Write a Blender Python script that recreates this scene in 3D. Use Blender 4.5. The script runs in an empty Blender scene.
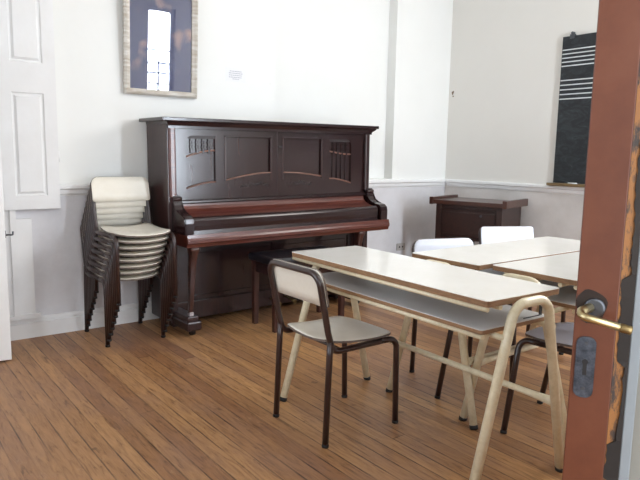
import bpy, bmesh, math, random
from mathutils import Vector, Matrix
random.seed(7)
SC = bpy.context.scene
COL = SC.collection
R = math.radians
# ---------------------------------------------------------------- camera, world, light, exposure
cam_d = bpy.data.cameras.new('camera'); cam = bpy.data.objects.new('camera', cam_d); COL.objects.link(cam)
cam_d.sensor_fit = 'HORIZONTAL'; cam_d.sensor_width = 36.0; cam_d.lens = 618.4 / 640 * 36.0
cam_d.clip_start = 0.05; cam_d.clip_end = 60
yaw, pitch, roll = R(37.437), R(7.95), R(1.06)
fw = Vector((math.sin(yaw)*math.cos(pitch), math.cos(yaw)*math.cos(pitch), -math.sin(pitch)))
rt0 = Vector((math.cos(yaw), -math.sin(yaw), 0)); up0 = rt0.cross(fw)
rt = math.cos(roll)*rt0 + math.sin(roll)*up0
up = -math.sin(roll)*rt0 + math.cos(roll)*up0
M = Matrix((( rt.x, up.x, -fw.x, 0), (rt.y, up.y, -fw.y, 0), (rt.z, up.z, -fw.z, 1.24), (0, 0, 0, 1)))
cam.matrix_world = M
SC.camera = cam
SC.view_settings.view_transform = 'Standard'; SC.view_settings.look = 'None'
SC.view_settings.exposure = 0.74; SC.view_settings.gamma = 1.0
SC.view_settings.use_curve_mapping = False

world = bpy.data.worlds.new('sky'); SC.world = world; world.use_nodes = True
bg = world.node_tree.nodes['Background']; bg.inputs[0].default_value = (0.82, 0.90, 1.0, 1); bg.inputs[1].default_value = 2.0

def area(name, loc, direction, sx, sy, power, col=(0.93, 0.96, 1.0)):
    l = bpy.data.lights.new(name, 'AREA'); l.shape = 'RECTANGLE'; l.size = sx; l.size_y = sy
    l.energy = power; l.color = col
    o = bpy.data.objects.new(name, l); COL.objects.link(o); o.location = loc
    o.rotation_euler = Vector(direction).to_track_quat('-Z', 'Y').to_euler()
    return o
# daylight in the front window and doorway; right and left window lamps are added
area('added_daylight_right', (5.06, 1.25, 2.25), (-1, 0.05, -0.55), 2.0, 1.9, 72, (1.0, 0.97, 0.93))  # added at an unseen window, tilted down to brighten floor and desks
area('daylight_front_window', (3.74, -0.42, 1.60), (0, 1, -0.05), 0.5, 2.5, 108, (0.80, 0.89, 1.0))
area('added_daylight_left', (-1.16, 2.0, 1.75), (1, 0.12, -0.05), 2.2, 2.0, 8, (0.84, 0.91, 1.0))  # weak bluish light added from an unseen window on the left
area('daylight_doorway', (0.5, -0.9, 1.5), (0.15, 1, 0.0), 1.8, 2.2, 13, (0.98, 0.97, 0.96))

# ---------------------------------------------------------------- materials
def srgb(r, g, b):
    f = lambda c: (c/255/12.92) if c/255 <= 0.04045 else ((c/255+0.055)/1.055)**2.4
    return (f(r), f(g), f(b), 1)
def base(name, col, rough=0.5, metal=0.0, coat=0.0, spec=0.5):
    m = bpy.data.materials.new(name); m.use_nodes = True
    b = m.node_tree.nodes['Principled BSDF']
    b.inputs['Base Color'].default_value = col; b.inputs['Roughness'].default_value = rough
    b.inputs['Metallic'].default_value = metal; b.inputs['Coat Weight'].default_value = coat
    b.inputs['Coat Roughness'].default_value = 0.12
    b.inputs['Specular IOR Level'].default_value = spec
    return m
def N(m, t, **kw):
    n = m.node_tree.nodes.new(t)
    for k, v in kw.items(): setattr(n, k, v)
    return n
def L(m, a, b): m.node_tree.links.new(a, b)
def coords(m, scale=(1, 1, 1), kind='Object', rot=(0, 0, 0)):
    tc = N(m, 'ShaderNodeTexCoord'); mp = N(m, 'ShaderNodeMapping')
    mp.inputs['Scale'].default_value = scale; mp.inputs['Rotation'].default_value = rot
    L(m, tc.outputs[kind], mp.inputs['Vector']); return mp.outputs[0]
def ramp(m, fac, stops):
    r = N(m, 'ShaderNodeValToRGB'); e = r.color_ramp.elements
    while len(e) < len(stops): e.new(0.5)
    for i, (p, c) in enumerate(stops): e[i].position = p; e[i].color = c
    L(m, fac, r.inputs[0]); return r.outputs[0]
def noise(m, vec, scale, detail=4, rough=0.55, dist=0.0):
    n = N(m, 'ShaderNodeTexNoise'); n.inputs['Scale'].default_value = scale; n.inputs['Detail'].default_value = detail
    n.inputs['Roughness'].default_value = rough; n.inputs['Distortion'].default_value = dist
    if vec is not None: L(m, vec, n.inputs['Vector'])
    return n.outputs['Fac']
def mix(m, fac, a, b, mode='MIX'):
    x = N(m, 'ShaderNodeMix', data_type='RGBA', blend_type=mode)
    for s, v in ((x.inputs[0], fac), (x.inputs[6], a), (x.inputs[7], b)):
        if hasattr(v, 'links'): L(m, v, s)
        else: s.default_value = v
    return x.outputs[2]
def math_(m, op, a, b=None, c=None):
    x = N(m, 'ShaderNodeMath', operation=op)
    for s, v in zip(x.inputs, (a, b, c)):
        if v is None: continue
        if hasattr(v, 'links'): L(m, v, s)
        else: s.default_value = v
    return x.outputs[0]
def bump(m, h, strength, dist=0.01):
    b = N(m, 'ShaderNodeBump'); b.inputs['Strength'].default_value = strength; b.inputs['Distance'].default_value = dist
    L(m, h, b.inputs['Height']); L(m, b.outputs[0], m.node_tree.nodes['Principled BSDF'].inputs['Normal'])
def setcol(m, c): L(m, c, m.node_tree.nodes['Principled BSDF'].inputs['Base Color'])

def plaster(name, c1, c2, dirt=None):
    m = base(name, c1, 0.75, spec=0.3); v = coords(m)
    f = ramp(m, noise(m, v, 1.3, 5, 0.6), [(0.35, c1), (0.7, c2)])
    if dirt:
        d = ramp(m, noise(m, v, 9.0, 6, 0.7), [(0.66, (0, 0, 0, 1)), (0.78, (1, 1, 1, 1))])
        f = mix(m, math_(m, 'MULTIPLY', d, 0.25), f, dirt)
    setcol(m, f); bump(m, noise(m, v, 14, 6, 0.6), 0.25, 0.004)
    return m
def dado_plaster(name, hi, lo, lo2, split, dirt):
    """painted wall: lighter above the chair rail, greyer scuffed paint below it"""
    m = base(name, hi, 0.75, spec=0.3); v = coords(m)
    sx = N(m, 'ShaderNodeSeparateXYZ'); L(m, v, sx.inputs[0])
    below = math_(m, 'LESS_THAN', sx.outputs[2], split)
    n1 = noise(m, v, 2.2, 6, 0.65)
    lowc = ramp(m, n1, [(0.35, lo), (0.65, lo2)])
    hic = ramp(m, noise(m, v, 1.0, 4, 0.6), [(0.3, hi), (0.8, tuple([hi[0]*0.95, hi[1]*0.95, hi[2]*0.94, 1]))])
    c = mix(m, below, hic, lowc)
    d = ramp(m, noise(m, v, 7.0, 7, 0.75), [(0.68, (0, 0, 0, 1)), (0.80, (1, 1, 1, 1))])
    c = mix(m, math_(m, 'MULTIPLY', d, 0.3), c, dirt)
    setcol(m, c); bump(m, noise(m, v, 14, 6, 0.6), 0.25, 0.004)
    return m
M_WALL = dado_plaster('painted_plaster', srgb(240, 240, 237), srgb(224, 223, 226), srgb(209, 207, 209), 0.93, srgb(190, 182, 170))
M_WALLR = dado_plaster('painted_plaster_right', srgb(232, 229, 223), srgb(220, 215, 211), srgb(203, 197, 192), 0.93, srgb(176, 168, 156))
M_CEIL = plaster('ceiling_paint', srgb(240, 240, 236), srgb(232, 231, 226))
M_TRIM = plaster('gloss_white_trim', srgb(240, 240, 240), srgb(226, 224, 222), srgb(180, 172, 160))
M_DARKGAP = base('dark_gap', srgb(60, 48, 40), 0.8)
M_CRUMB = plaster('bare_render', srgb(140, 124, 104), srgb(112, 98, 80))

def floor_mat():
    m = base('pine_floorboards', srgb(140, 100, 70), 0.42, spec=0.4)
    tc = N(m, 'ShaderNodeTexCoord'); s = N(m, 'ShaderNodeSeparateXYZ'); L(m, tc.outputs['Object'], s.inputs[0])
    W = 0.0735
    xw = math_(m, 'DIVIDE', s.outputs[0], W); idx = math_(m, 'FLOOR', xw); fr = math_(m, 'FRACT', xw)
    wn = N(m, 'ShaderNodeTexWhiteNoise', noise_dimensions='1D'); L(m, idx, wn.inputs['W'])
    # board ends
    yo = math_(m, 'ADD', math_(m, 'DIVIDE', s.outputs[1], 4.2), math_(m, 'MULTIPLY', wn.outputs['Value'], 7.0))
    yi = math_(m, 'FLOOR', yo); yf = math_(m, 'FRACT', yo)
    wn2 = N(m, 'ShaderNodeTexWhiteNoise', noise_dimensions='2D')
    cv = N(m, 'ShaderNodeCombineXYZ'); L(m, idx, cv.inputs[0]); L(m, yi, cv.inputs[1]); L(m, cv.outputs[0], wn2.inputs['Vector'])
    board = ramp(m, wn2.outputs['Value'], [(0.0, srgb(146, 102, 68)), (0.3, srgb(164, 120, 80)), (0.7, srgb(174, 130, 88)), (1.0, srgb(192, 146, 98))])
    # grain, shifted per board
    gv = N(m, 'ShaderNodeCombineXYZ')
    L(m, math_(m, 'ADD', math_(m, 'MULTIPLY', s.outputs[0], 34.0), math_(m, 'MULTIPLY', wn2.outputs['Value'], 90.0)), gv.inputs[0])
    L(m, math_(m, 'ADD', math_(m, 'MULTIPLY', s.outputs[1], 3.6), math_(m, 'MULTIPLY', wn2.outputs['Value'], 37.0)), gv.inputs[1])
    g = noise(m, gv.outputs[0], 1.6, 7, 0.68, 0.8)
    grain = ramp(m, g, [(0.30, (0.36, 0.30, 0.27, 1)), (0.43, (0.80, 0.76, 0.73, 1)), (0.55, (0.98, 0.97, 0.96, 1)), (0.75, (1.15, 1.14, 1.12, 1))])
    c = mix(m, 1.0, board, grain, 'MULTIPLY')
    # worn / dirty patches, knots and blots
    wv = N(m, 'ShaderNodeMapping'); wv.inputs['Scale'].default_value = (2.2, 0.9, 1); L(m, tc.outputs['Object'], wv.inputs[0])
    worn = noise(m, wv.outputs[0], 1.6, 6, 0.7)
    c = mix(m, math_(m, 'MULTIPLY', ramp(m, worn, [(0.45, (0, 0, 0, 1)), (0.7, (1, 1, 1, 1))]), 0.5), c, srgb(138, 108, 96))
    blot = noise(m, tc.outputs['Object'], 7.5, 3, 0.5)
    c = mix(m, math_(m, 'MULTIPLY', ramp(m, blot, [(0.68, (0, 0, 0, 1)), (0.76, (1, 1, 1, 1))]), 0.7), c, srgb(66, 42, 28))
    pale = noise(m, wv.outputs[0], 9.0, 5, 0.75)
    c = mix(m, math_(m, 'MULTIPLY', ramp(m, pale, [(0.60, (0, 0, 0, 1)), (0.72, (1, 1, 1, 1))]), 0.35), c, srgb(190, 156, 118))
    # dark joints
    e = math_(m, 'MINIMUM', fr, math_(m, 'SUBTRACT', 1.0, fr))
    gapw = math_(m, 'ADD', 0.018, math_(m, 'MULTIPLY', noise(m, tc.outputs['Object'], 2.5, 3), 0.05))
    gap = math_(m, 'LESS_THAN', e, gapw)
    ge = math_(m, 'LESS_THAN', math_(m, 'MINIMUM', yf, math_(m, 'SUBTRACT', 1.0, yf)), 0.0006)
    gg = math_(m, 'MAXIMUM', gap, ge)
    c = mix(m, math_(m, 'MULTIPLY', math_(m, 'MULTIPLY', gg, 0.75), ramp(m, noise(m, tc.outputs['Object'], 3.1, 3), [(0.38, (0.15, 0.15, 0.15, 1)), (0.6, (1, 1, 1, 1))])), c, srgb(50, 32, 24))
    setcol(m, c)
    rr = N(m, 'ShaderNodeMapRange'); rr.inputs['To Min'].default_value = 0.30; rr.inputs['To Max'].default_value = 0.55
    L(m, worn, rr.inputs['Value']); L(m, rr.outputs[0], m.node_tree.nodes['Principled BSDF'].inputs['Roughness'])
    bump(m, math_(m, 'SUBTRACT', math_(m, 'MULTIPLY', g, 0.3), gg), 0.35, 0.004)
    return m
M_FLOOR = floor_mat()

def wood(name, dark, light, rough, coat, scale=(3, 3, 30), spec=0.5):
    m = base(name, dark, rough, coat=coat, spec=spec); v = coords(m, scale)
    n = noise(m, v, 1.5, 6, 0.6, 1.2)
    c = ramp(m, n, [(0.3, dark), (0.7, light)])
    setcol(m, c); bump(m, n, 0.06, 0.002)
    return m
M_MAHOG = wood('dark_mahogany', srgb(30, 16, 18), srgb(46, 25, 25), 0.22, 0.25, (30, 3, 3))
M_MAHOG_V = wood('dark_mahogany_upright', srgb(36, 20, 20), srgb(58, 32, 29), 0.32, 0.2, (22, 22, 2))
M_MAHOG_RED = wood('red_mahogany', srgb(70, 33, 27), srgb(104, 52, 40), 0.33, 0.35, (2, 24, 24))
M_MAHOG_LEG = wood('brown_mahogany_leg', srgb(50, 28, 25), srgb(78, 44, 36), 0.35, 0.25, (22, 22, 3))
M_MAHOG_PAN = wood('mahogany_panel', srgb(36, 21, 21), srgb(50, 29, 28), 0.22, 0.22, (18, 18, 2))
M_CARVE = base('carved_dark_wood', srgb(30, 15, 14), 0.45)
M_EDGEWOOD = wood('pale_bevel_wood', srgb(110, 76, 62), srgb(136, 98, 82), 0.35, 0.3)
M_BRASS = base('worn_brass', srgb(196, 180, 138), 0.32, 1.0)
M_BRASSDULL = base('dull_brass', srgb(150, 130, 90), 0.45, 1.0)
M_STEEL = base('dark_steel', srgb(92, 94, 98), 0.4, 0.9)
M_GUN = base('painted_escutcheon', srgb(70, 74, 82), 0.38, 0.5)
setcol(M_GUN, ramp(M_GUN, noise(M_GUN, coords(M_GUN), 60, 5, 0.7), [(0.35, srgb(48, 52, 60)), (0.7, srgb(92, 97, 106))]))
M_BLACK = base('black_rubber', srgb(24, 22, 22), 0.6)
M_IRON = base('cast_iron', srgb(52, 46, 42), 0.5, 0.6)
M_BENCHTOP = base('black_leatherette', srgb(26, 24, 30), 0.3, spec=0.6)
M_TUBE_BROWN = base('brown_enamel_tube', srgb(46, 28, 26), 0.28, spec=0.6, coat=0.3)
def cream_mat():
    m = base('cream_enamel_tube', srgb(226, 214, 182), 0.3, coat=0.2); v = coords(m)
    n = noise(m, v, 30, 5, 0.7)
    setcol(m, ramp(m, n, [(0.3, srgb(214, 200, 166)), (0.6, srgb(230, 219, 190))])); return m
M_TUBE_CREAM = cream_mat()
def laminate(name, c, d, rough=0.32, coat=0.0):
    m = base(name, c, rough, spec=0.5, coat=coat); v = coords(m)
    setcol(m, ramp(m, noise(m, v, 5, 6, 0.7), [(0.35, c), (0.8, d)])); return m
M_LAM = laminate('white_laminate', srgb(248, 246, 241), srgb(240, 237, 230), 0.2, 0.5)
M_LAM_SHELF = laminate('grey_white_laminate', srgb(212, 212, 212), srgb(200, 199, 198))
M_SEAT = laminate('ivory_laminate', srgb(236, 230, 217), srgb(222, 214, 198))
M_SEAT_COOL = laminate('white_chair_laminate', srgb(214, 216, 226), srgb(204, 206, 216))
M_PLYEDGE = wood('chipboard_edge', srgb(120, 88, 62), srgb(156, 120, 86), 0.7, 0, (8, 8, 60))
M_SEATEDGE_SHADE = wood('ply_edge_shaded', srgb(92, 80, 74), srgb(120, 106, 96), 0.6, 0, (8, 8, 60))  # ply edge coloured darker to stand for shade between stacked seats
M_CAB = wood('walnut_cabinet', srgb(38, 22, 18), srgb(58, 33, 26), 0.35, 0.25, (3, 20, 20))
M_CABTOP = wood('walnut_cabinet_top', srgb(52, 30, 24), srgb(78, 45, 34), 0.3, 0.3, (20, 3, 3))
def slate():
    m = base('black_slate', srgb(30, 33, 36), 0.55); v = coords(m, (1, 3, 6))
    n = noise(m, v, 2.5, 7, 0.75, 1.5)
    c = ramp(m, n, [(0.45, srgb(25, 29, 33)), (0.62, srgb(46, 52, 56)), (0.8, srgb(88, 92, 94))]); setcol(m, c); return m
M_SLATE = slate()
M_CHALK = base('white_line_paint', srgb(214, 218, 218), 0.7)
M_TRAY = wood('tray_wood', srgb(104, 84, 56), srgb(140, 116, 80), 0.6, 0)
M_PAPER = base('white_paper', srgb(236, 236, 238), 0.8)
M_INK = base('grey_ink', srgb(186, 186, 192), 0.8)
M_SOCKET = base('grey_plastic', srgb(180, 176, 172), 0.5)
def door_brown():
    m = base('red_brown_paint', srgb(140, 78, 52), 0.45, spec=0.4); v = coords(m, (1, 1, 1))
    n = noise(m, v, 6, 6, 0.7)
    c = ramp(m, n, [(0.3, srgb(88, 46, 28)), (0.55, srgb(100, 55, 35)), (0.8, srgb(108, 64, 44))])
    s = ramp(m, noise(m, v, 40, 3, 0.6), [(0.70, (0, 0, 0, 1)), (0.76, (1, 1, 1, 1))])
    c = mix(m, math_(m, 'MULTIPLY', s, 0.4), c, srgb(80, 46, 34)); setcol(m, c); return m
M_DOORBROWN = door_brown()
def worn():
    m = base('worn_layers_of_paint', srgb(150, 104, 50), 0.6); v = coords(m, (1.0, 1.0, 0.28))
    n = noise(m, v, 34, 7, 0.8)
    c = ramp(m, n, [(0.43, srgb(44, 34, 28)), (0.47, srgb(92, 60, 34)), (0.52, srgb(142, 92, 38)), (0.75, srgb(118, 72, 38))])
    setcol(m, c); return m
M_WORN = worn()
M_BLACKEDGE = plaster('chipped_black_edge', srgb(46, 40, 36), srgb(30, 26, 24), srgb(120, 90, 50))
def picture_art():
    """dark blue print with soft pinkish blossoms"""
    m = base('dark_blue_print', srgb(44, 48, 82), 0.5, spec=0.3); v = coords(m)
    n = noise(m, v, 5.0, 2, 0.4)
    sep = N(m, 'ShaderNodeSeparateXYZ'); L(m, v, sep.inputs[0])
    hi = N(m, 'ShaderNodeMapRange'); hi.inputs['From Min'].default_value = 0.18; hi.inputs['From Max'].default_value = 0.34; L(m, sep.outputs[2], hi.inputs['Value'])
    b = math_(m, 'MULTIPLY', ramp(m, n, [(0.58, (0, 0, 0, 1)), (0.70, (1, 1, 1, 1))]), hi.outputs[0])
    c = ramp(m, noise(m, v, 2.0, 3), [(0.3, srgb(38, 50, 108)), (0.7, srgb(56, 70, 128))])
    c = mix(m, b, c, srgb(176, 140, 140)); setcol(m, c); return m
M_ART = picture_art()
def glass(name, refl=0.06):
    m = bpy.data.materials.new(name); m.use_nodes = True; nt = m.node_tree; nt.nodes.clear()
    o = nt.nodes.new('ShaderNodeOutputMaterial'); x = nt.nodes.new('ShaderNodeMixShader')
    t = nt.nodes.new('ShaderNodeBsdfTransparent'); g = nt.nodes.new('ShaderNodeBsdfGlossy'); g.inputs['Roughness'].default_value = 0.01
    fr = nt.nodes.new('ShaderNodeFresnel'); fr.inputs[0].default_value = 1.5
    mu = nt.nodes.new('ShaderNodeMath'); mu.operation = 'MULTIPLY'; mu.inputs[1].default_value = refl/0.04*1.0
    mu.use_clamp = True
    nt.links.new(fr.outputs[0], mu.inputs[0]); nt.links.new(mu.outputs[0], x.inputs[0])
    nt.links.new(t.outputs[0], x.inputs[1]); nt.links.new(g.outputs[0], x.inputs[2]); nt.links.new(x.outputs[0], o.inputs[0])
    return m
M_GLASS = glass('window_glass', 0.04)
M_PICGLASS = glass('picture_glass', 0.08)
def frame_mat():
    m = base('silvered_frame', srgb(206, 200, 190), 0.4, 0.15); v = coords(m, (1, 1, 6))
    setcol(m, ramp(m, noise(m, v, 8, 5, 0.6), [(0.35, srgb(214, 210, 204)), (0.65, srgb(176, 164, 148))])); return m
M_FRAME = frame_mat()

# ---------------------------------------------------------------- mesh helpers
def new_bm(): return bmesh.new()
def add_box(bm, x0, y0, z0, x1, y1, z1, mi=0, M=None, bevel=0.0, seg=2):
    vs = [bm.verts.new((x, y, z)) for x in (x0, x1) for y in (y0, y1) for z in (z0, z1)]
    F = [(0, 1, 3, 2), (4, 6, 7, 5), (0, 4, 5, 1), (2, 3, 7, 6), (0, 2, 6, 4), (1, 5, 7, 3)]
    fs = []
    for f in F:
        fc = bm.faces.new([vs[i] for i in f]); fc.material_index = mi; fs.append(fc)
    if bevel:
        es = list({e for f in fs for e in f.edges})
        r = bmesh.ops.bevel(bm, geom=es, offset=bevel, segments=seg, affect='EDGES', profile=0.5)
        vs = list({v for f in r['faces'] for v in f.verts} | {v for v in vs if v.is_valid})
        for f in r['faces']: f.material_index = mi
    if M is not None: bmesh.ops.transform(bm, matrix=M, verts=[v for v in vs if v.is_valid])
    return vs
def fillet(pts, radii, n=6):
    """round the inner corners of a polyline"""
    pts = [Vector(p) for p in pts]; out = [pts[0]]
    for i in range(1, len(pts)-1):
        r = radii[i-1] if isinstance(radii, (list, tuple)) else radii
        a, b, c = pts[i-1], pts[i], pts[i+1]
        u, v = (a-b).normalized(), (c-b).normalized(); ang = u.angle(v)
        if r <= 0 or ang > 3.1: out.append(b); continue
        t = min(r/math.tan(ang/2), (a-b).length*0.49, (c-b).length*0.49)
        rr = t*math.tan(ang/2); ctr = b + (u+v).normalized()*(rr/math.sin(ang/2))
        p0, p1 = b+u*t, b+v*t; d0, d1 = p0-ctr, p1-ctr; th = d0.angle(d1)
        for k in range(n+1):
            s = k/n
            out.append(ctr + (d0*math.sin((1-s)*th) + d1*math.sin(s*th))/math.sin(th))
    out.append(pts[-1]); return out
def add_tube(bm, pts, r, seg=10, mi=0, rads=None, caps=True):
    pts = [Vector(p) for p in pts]; rings = []
    t = (pts[1]-pts[0]).normalized(); ref = Vector((0, 0, 1)) if abs(t.z) < 0.9 else Vector((1, 0, 0))
    nrm = (ref - t*ref.dot(t)).normalized()
    for i, p in enumerate(pts):
        if i == 0: t = (pts[1]-p).normalized()
        elif i == len(pts)-1: t = (p-pts[i-1]).normalized()
        else: t = ((pts[i+1]-p).normalized()+(p-pts[i-1]).normalized()).normalized()
        nrm = (nrm - t*nrm.dot(t)).normalized(); bn = t.cross(nrm); rr = rads[i] if rads else r
        rings.append([bm.verts.new(p + (nrm*math.cos(a)+bn*math.sin(a))*rr) for a in [2*math.pi*k/seg for k in range(seg)]])
    for a, b in zip(rings, rings[1:]):
        for k in range(seg):
            f = bm.faces.new((a[k], a[(k+1) % seg], b[(k+1) % seg], b[k])); f.smooth = True; f.material_index = mi
    if caps:
        bm.faces.new(rings[0][::-1]).material_index = mi; bm.faces.new(rings[-1]).material_index = mi
def add_prism(bm, prof, x0, x1, axis='X', mi=0, smooth=False, mi_cap=None):
    """extrude a closed 2-D profile along an axis; profile in the other two coordinates"""
    def P(a, b, t): return {'X': (t, a, b), 'Y': (a, t, b), 'Z': (a, b, t)}[axis]
    A = [bm.verts.new(P(a, b, x0)) for a, b in prof]; B = [bm.verts.new(P(a, b, x1)) for a, b in prof]
    n = len(prof)
    for i in range(n):
        f = bm.faces.new((A[i], A[(i+1) % n], B[(i+1) % n], B[i])); f.material_index = mi; f.smooth = smooth
    mc = mi if mi_cap is None else mi_cap
    bm.faces.new(A[::-1]).material_index = mc; bm.faces.new(B).material_index = mc
    return A + B
def round_rect(x0, y0, x1, y1, r, n=5):
    rs = r if isinstance(r, (list, tuple)) else [r]*4
    out = []
    for (cx, cy, a0), q in zip(((x1-rs[0], y1-rs[0], 0), (x0+rs[1], y1-rs[1], 90), (x0+rs[2], y0+rs[2], 180), (x1-rs[3], y0+rs[3], 270)), rs):
        for k in range(n+1):
            a = R(a0+90*k/n); out.append((cx+q*math.cos(a), cy+q*math.sin(a)))
    return out
def obj(name, bm, mats, parent=None, smooth_angle=None):
    bmesh.ops.recalc_face_normals(bm, faces=bm.faces[:])
    me = bpy.data.meshes.new(name); bm.to_mesh(me); bm.free()
    for m in (mats if isinstance(mats, (list, tuple)) else [mats]): me.materials.append(m)
    o = bpy.data.objects.new(name, me); COL.objects.link(o)
    if parent is not None: o.parent = parent
    return o
def thing(name, label, cat, loc=(0, 0, 0), rz=0.0, group=None):
    o = bpy.data.objects.new(name, None); COL.objects.link(o); o.empty_display_size = 0.1
    o.location = loc; o.rotation_euler = (0, 0, rz); o['label'] = label; o['category'] = cat
    if group: o['group'] = group
    return o
def tag(o, label, cat, group=None):
    o['label'] = label; o['category'] = cat
    if group: o['group'] = group
    return o
def struct(o): o['kind'] = 'structure'; return o
def dup(root, loc, rot, label, group=None):
    r = root.copy(); COL.objects.link(r); r.location = loc; r.rotation_euler = rot; r['label'] = label
    if group: r['group'] = group
    def rec(a, b):
        for ch in [o for o in list(bpy.data.objects) if o.parent == a]:
            c = ch.copy(); COL.objects.link(c); c.parent = b; rec(ch, c)
    rec(root, r); return r
def boxobj(name, dims, mat, parent=None, bevel=0.0):
    bm = new_bm(); add_box(bm, *dims, bevel=bevel); return obj(name, bm, mat, parent)

# ---------------------------------------------------------------- the room
XL, XR, YB, YF, HC = -1.0, 4.912, 4.313, -0.25, 3.5
T = 0.25
struct(boxobj('floor', (XL-T, -2.2, -0.08, XR+T, YB+T, 0), M_FLOOR))
struct(boxobj('ceiling', (XL-T, -2.2, HC, XR+T, YB+T, HC+0.1), M_CEIL))
# back wall with a shallow blind niche beside the corner
NX0, NX1, NZ0, NZ1, ND = 2.80, 4.155, 1.015, 3.1, 0.11
bm = new_bm()
add_box(bm, XL-T, YB, 0, NX0, YB+T, HC); add_box(bm, NX1, YB, 0, XR+T, YB+T, HC)
add_box(bm, NX0, YB, 0, NX1, YB+T, NZ0); add_box(bm, NX0, YB, NZ1, NX1, YB+T, HC); add_box(bm, NX0, YB+ND, NZ0, NX1, YB+T, NZ1)
struct(obj('wall_back', bm, M_WALL))
# right and left walls with window openings added for light (outside the frame)
def wall_with_hole(name, axis, c0, c1, a0, a1, h0, h1, z0, z1, mat):
    bm = new_bm()
    def bx(p0, p1, q0, q1):
        if axis == 'X': add_box(bm, c0, p0, q0, c1, p1, q1)
        else: add_box(bm, p0, c0, q0, p1, c1, q1)
    bx(a0, h0, 0, HC); bx(h1, a1, 0, HC); bx(h0, h1, 0, z0) if z0 > 0 else None; bx(h0, h1, z1, HC)
    return struct(obj(name, bm, mat))
wall_with_hole('wall_right', 'X', XR, XR+T, -2.2, YB, 0.2, 2.3, 1.2, 3.3, M_WALLR)
wall_with_hole('wall_left', 'X', XL-T, XL, -2.2, YB, 0.8, 3.2, 0.7, 2.8, M_WALL)
# front wall: doorway (camera stands in it) and a tall narrow window
DX0, DX1 = -0.35, 1.56
bm = new_bm()
add_box(bm, XL, YF-0.15, 0, DX0, YF, HC); add_box(bm, DX0, YF-0.15, 2.55, DX1, YF, HC)
WX0, WX1, WZ0, WZ1 = 3.52, 3.96, 0.35, 2.86
add_box(bm, DX1, YF-0.15, 0, WX0, YF, HC); add_box(bm, WX1, YF-0.15, 0, XR, YF, HC)
add_box(bm, WX0, YF-0.15, 0, WX1, YF, WZ0); add_box(bm, WX0, YF-0.15, WZ1, WX1, YF, HC)
struct(obj('wall_front', bm, M_WALL))
struct(boxobj('trim_1', (DX1, YF, 0, DX1+0.09, YF+0.02, 2.62), M_TRIM))

def window(name, axis, c, a0, a1, z0, z1, cols, rows, bar=0.035, vtop=None):
    bm = new_bm()
    def bx(p0, p1, q0, q1, d=0.025):
        if axis == 'X': add_box(bm, c-d, p0, q0, c+d, p1, q1)
        else: add_box(bm, p0, c-d, q0, p1, c+d, q1)
    f = 0.05
    bx(a0, a0+f, z0, z1); bx(a1-f, a1, z0, z1); bx(a0+f, a1-f, z0, z0+f); bx(a0+f, a1-f, z1-f, z1)
    for i in range(1, cols):
        p = a0+(a1-a0)*i/cols; bx(p-bar/2, p+bar/2, z0+f, vtop or z1-f, 0.015)
    for z in rows: bx(a0+f, a1-f, z-bar/2, z+bar/2, 0.014)
    o = struct(obj(name, bm, M_TRIM))
    bm = new_bm()
    if axis == 'X': add_box(bm, c-0.002, a0+f, z0+f, c+0.002, a1-f, z1-f)
    else: add_box(bm, a0+f, c-0.002, z0+f, a1-f, c+0.002, z1-f)
    obj('window_pane', bm, M_GLASS, o)
    return o
window('window_1', 'Y', YF-0.08, WX0, WX1, WZ0, WZ1, 2, [0.8, 1.25, 1.52, 1.80, 1.95, 2.09, 2.27], 0.018, 2.15)
window('added_window_right', 'X', XR+0.08, 0.2, 2.3, 1.2, 3.3, 3, [1.9, 2.6])  # unseen window, added as a source of light from the right
window('added_window_left', 'X', XL-0.08, 0.8, 3.2, 0.7, 2.8, 3, [1.4, 2.1])  # unseen window, added to light the left part of the room

# chair rail and baseboards with moulded section
def rail_prof(z, d, h): # (offset from wall, z)
    return [(0, z), (0, z+h), (d*0.75, z+h), (d, z+h*0.88), (d, z+h*0.62), (d*0.6, z+h*0.5), (d*0.45, z+h*0.15), (d*0.2, z)]
def run_back(name, x0, x1, prof, mat=M_TRIM):
    bm = new_bm(); add_prism(bm, [(YB-a, b) for a, b in prof], x0, x1, 'X'); return struct(obj(name, bm, mat))
def run_right(name, y0, y1, prof, mat=M_TRIM):
    bm = new_bm(); add_prism(bm, [(XR-a, b) for a, b in prof], y0, y1, 'Y'); return struct(obj(name, bm, mat))
RP = rail_prof(0.935, 0.035, 0.072)
run_back('trim_2', 1.10, XR, RP); run_right('trim_3', 2.35, YB-0.036, RP)
BP = [(0, 0), (0, 0.135), (0.008, 0.135), (0.014, 0.122), (0.014, 0.105), (0.024, 0.098), (0.024, 0)]
run_back('baseboard_back', 0.70, XR, BP); run_right('baseboard_right', YF, YB-0.025, BP)

# peeled patch at the corner of the right wall
bm = new_bm()
pp = [(4.262+0.012*math.cos(a)*(1+0.35*math.sin(3*a)), 1.868+0.022*math.sin(a)*(1+0.3*math.cos(2*a+1))) for a in [2*math.pi*k/16 for k in range(16)]]
add_prism(bm, pp, XR-0.003, XR+0.001, 'X')
pp = [(4.255+0.008*math.cos(a), 1.835+0.008*math.sin(a)) for a in [2*math.pi*k/10 for k in range(10)]]
add_prism(bm, pp, XR-0.003, XR+0.001, 'X'); struct(obj('trim_4', bm, M_CRUMB))

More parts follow.
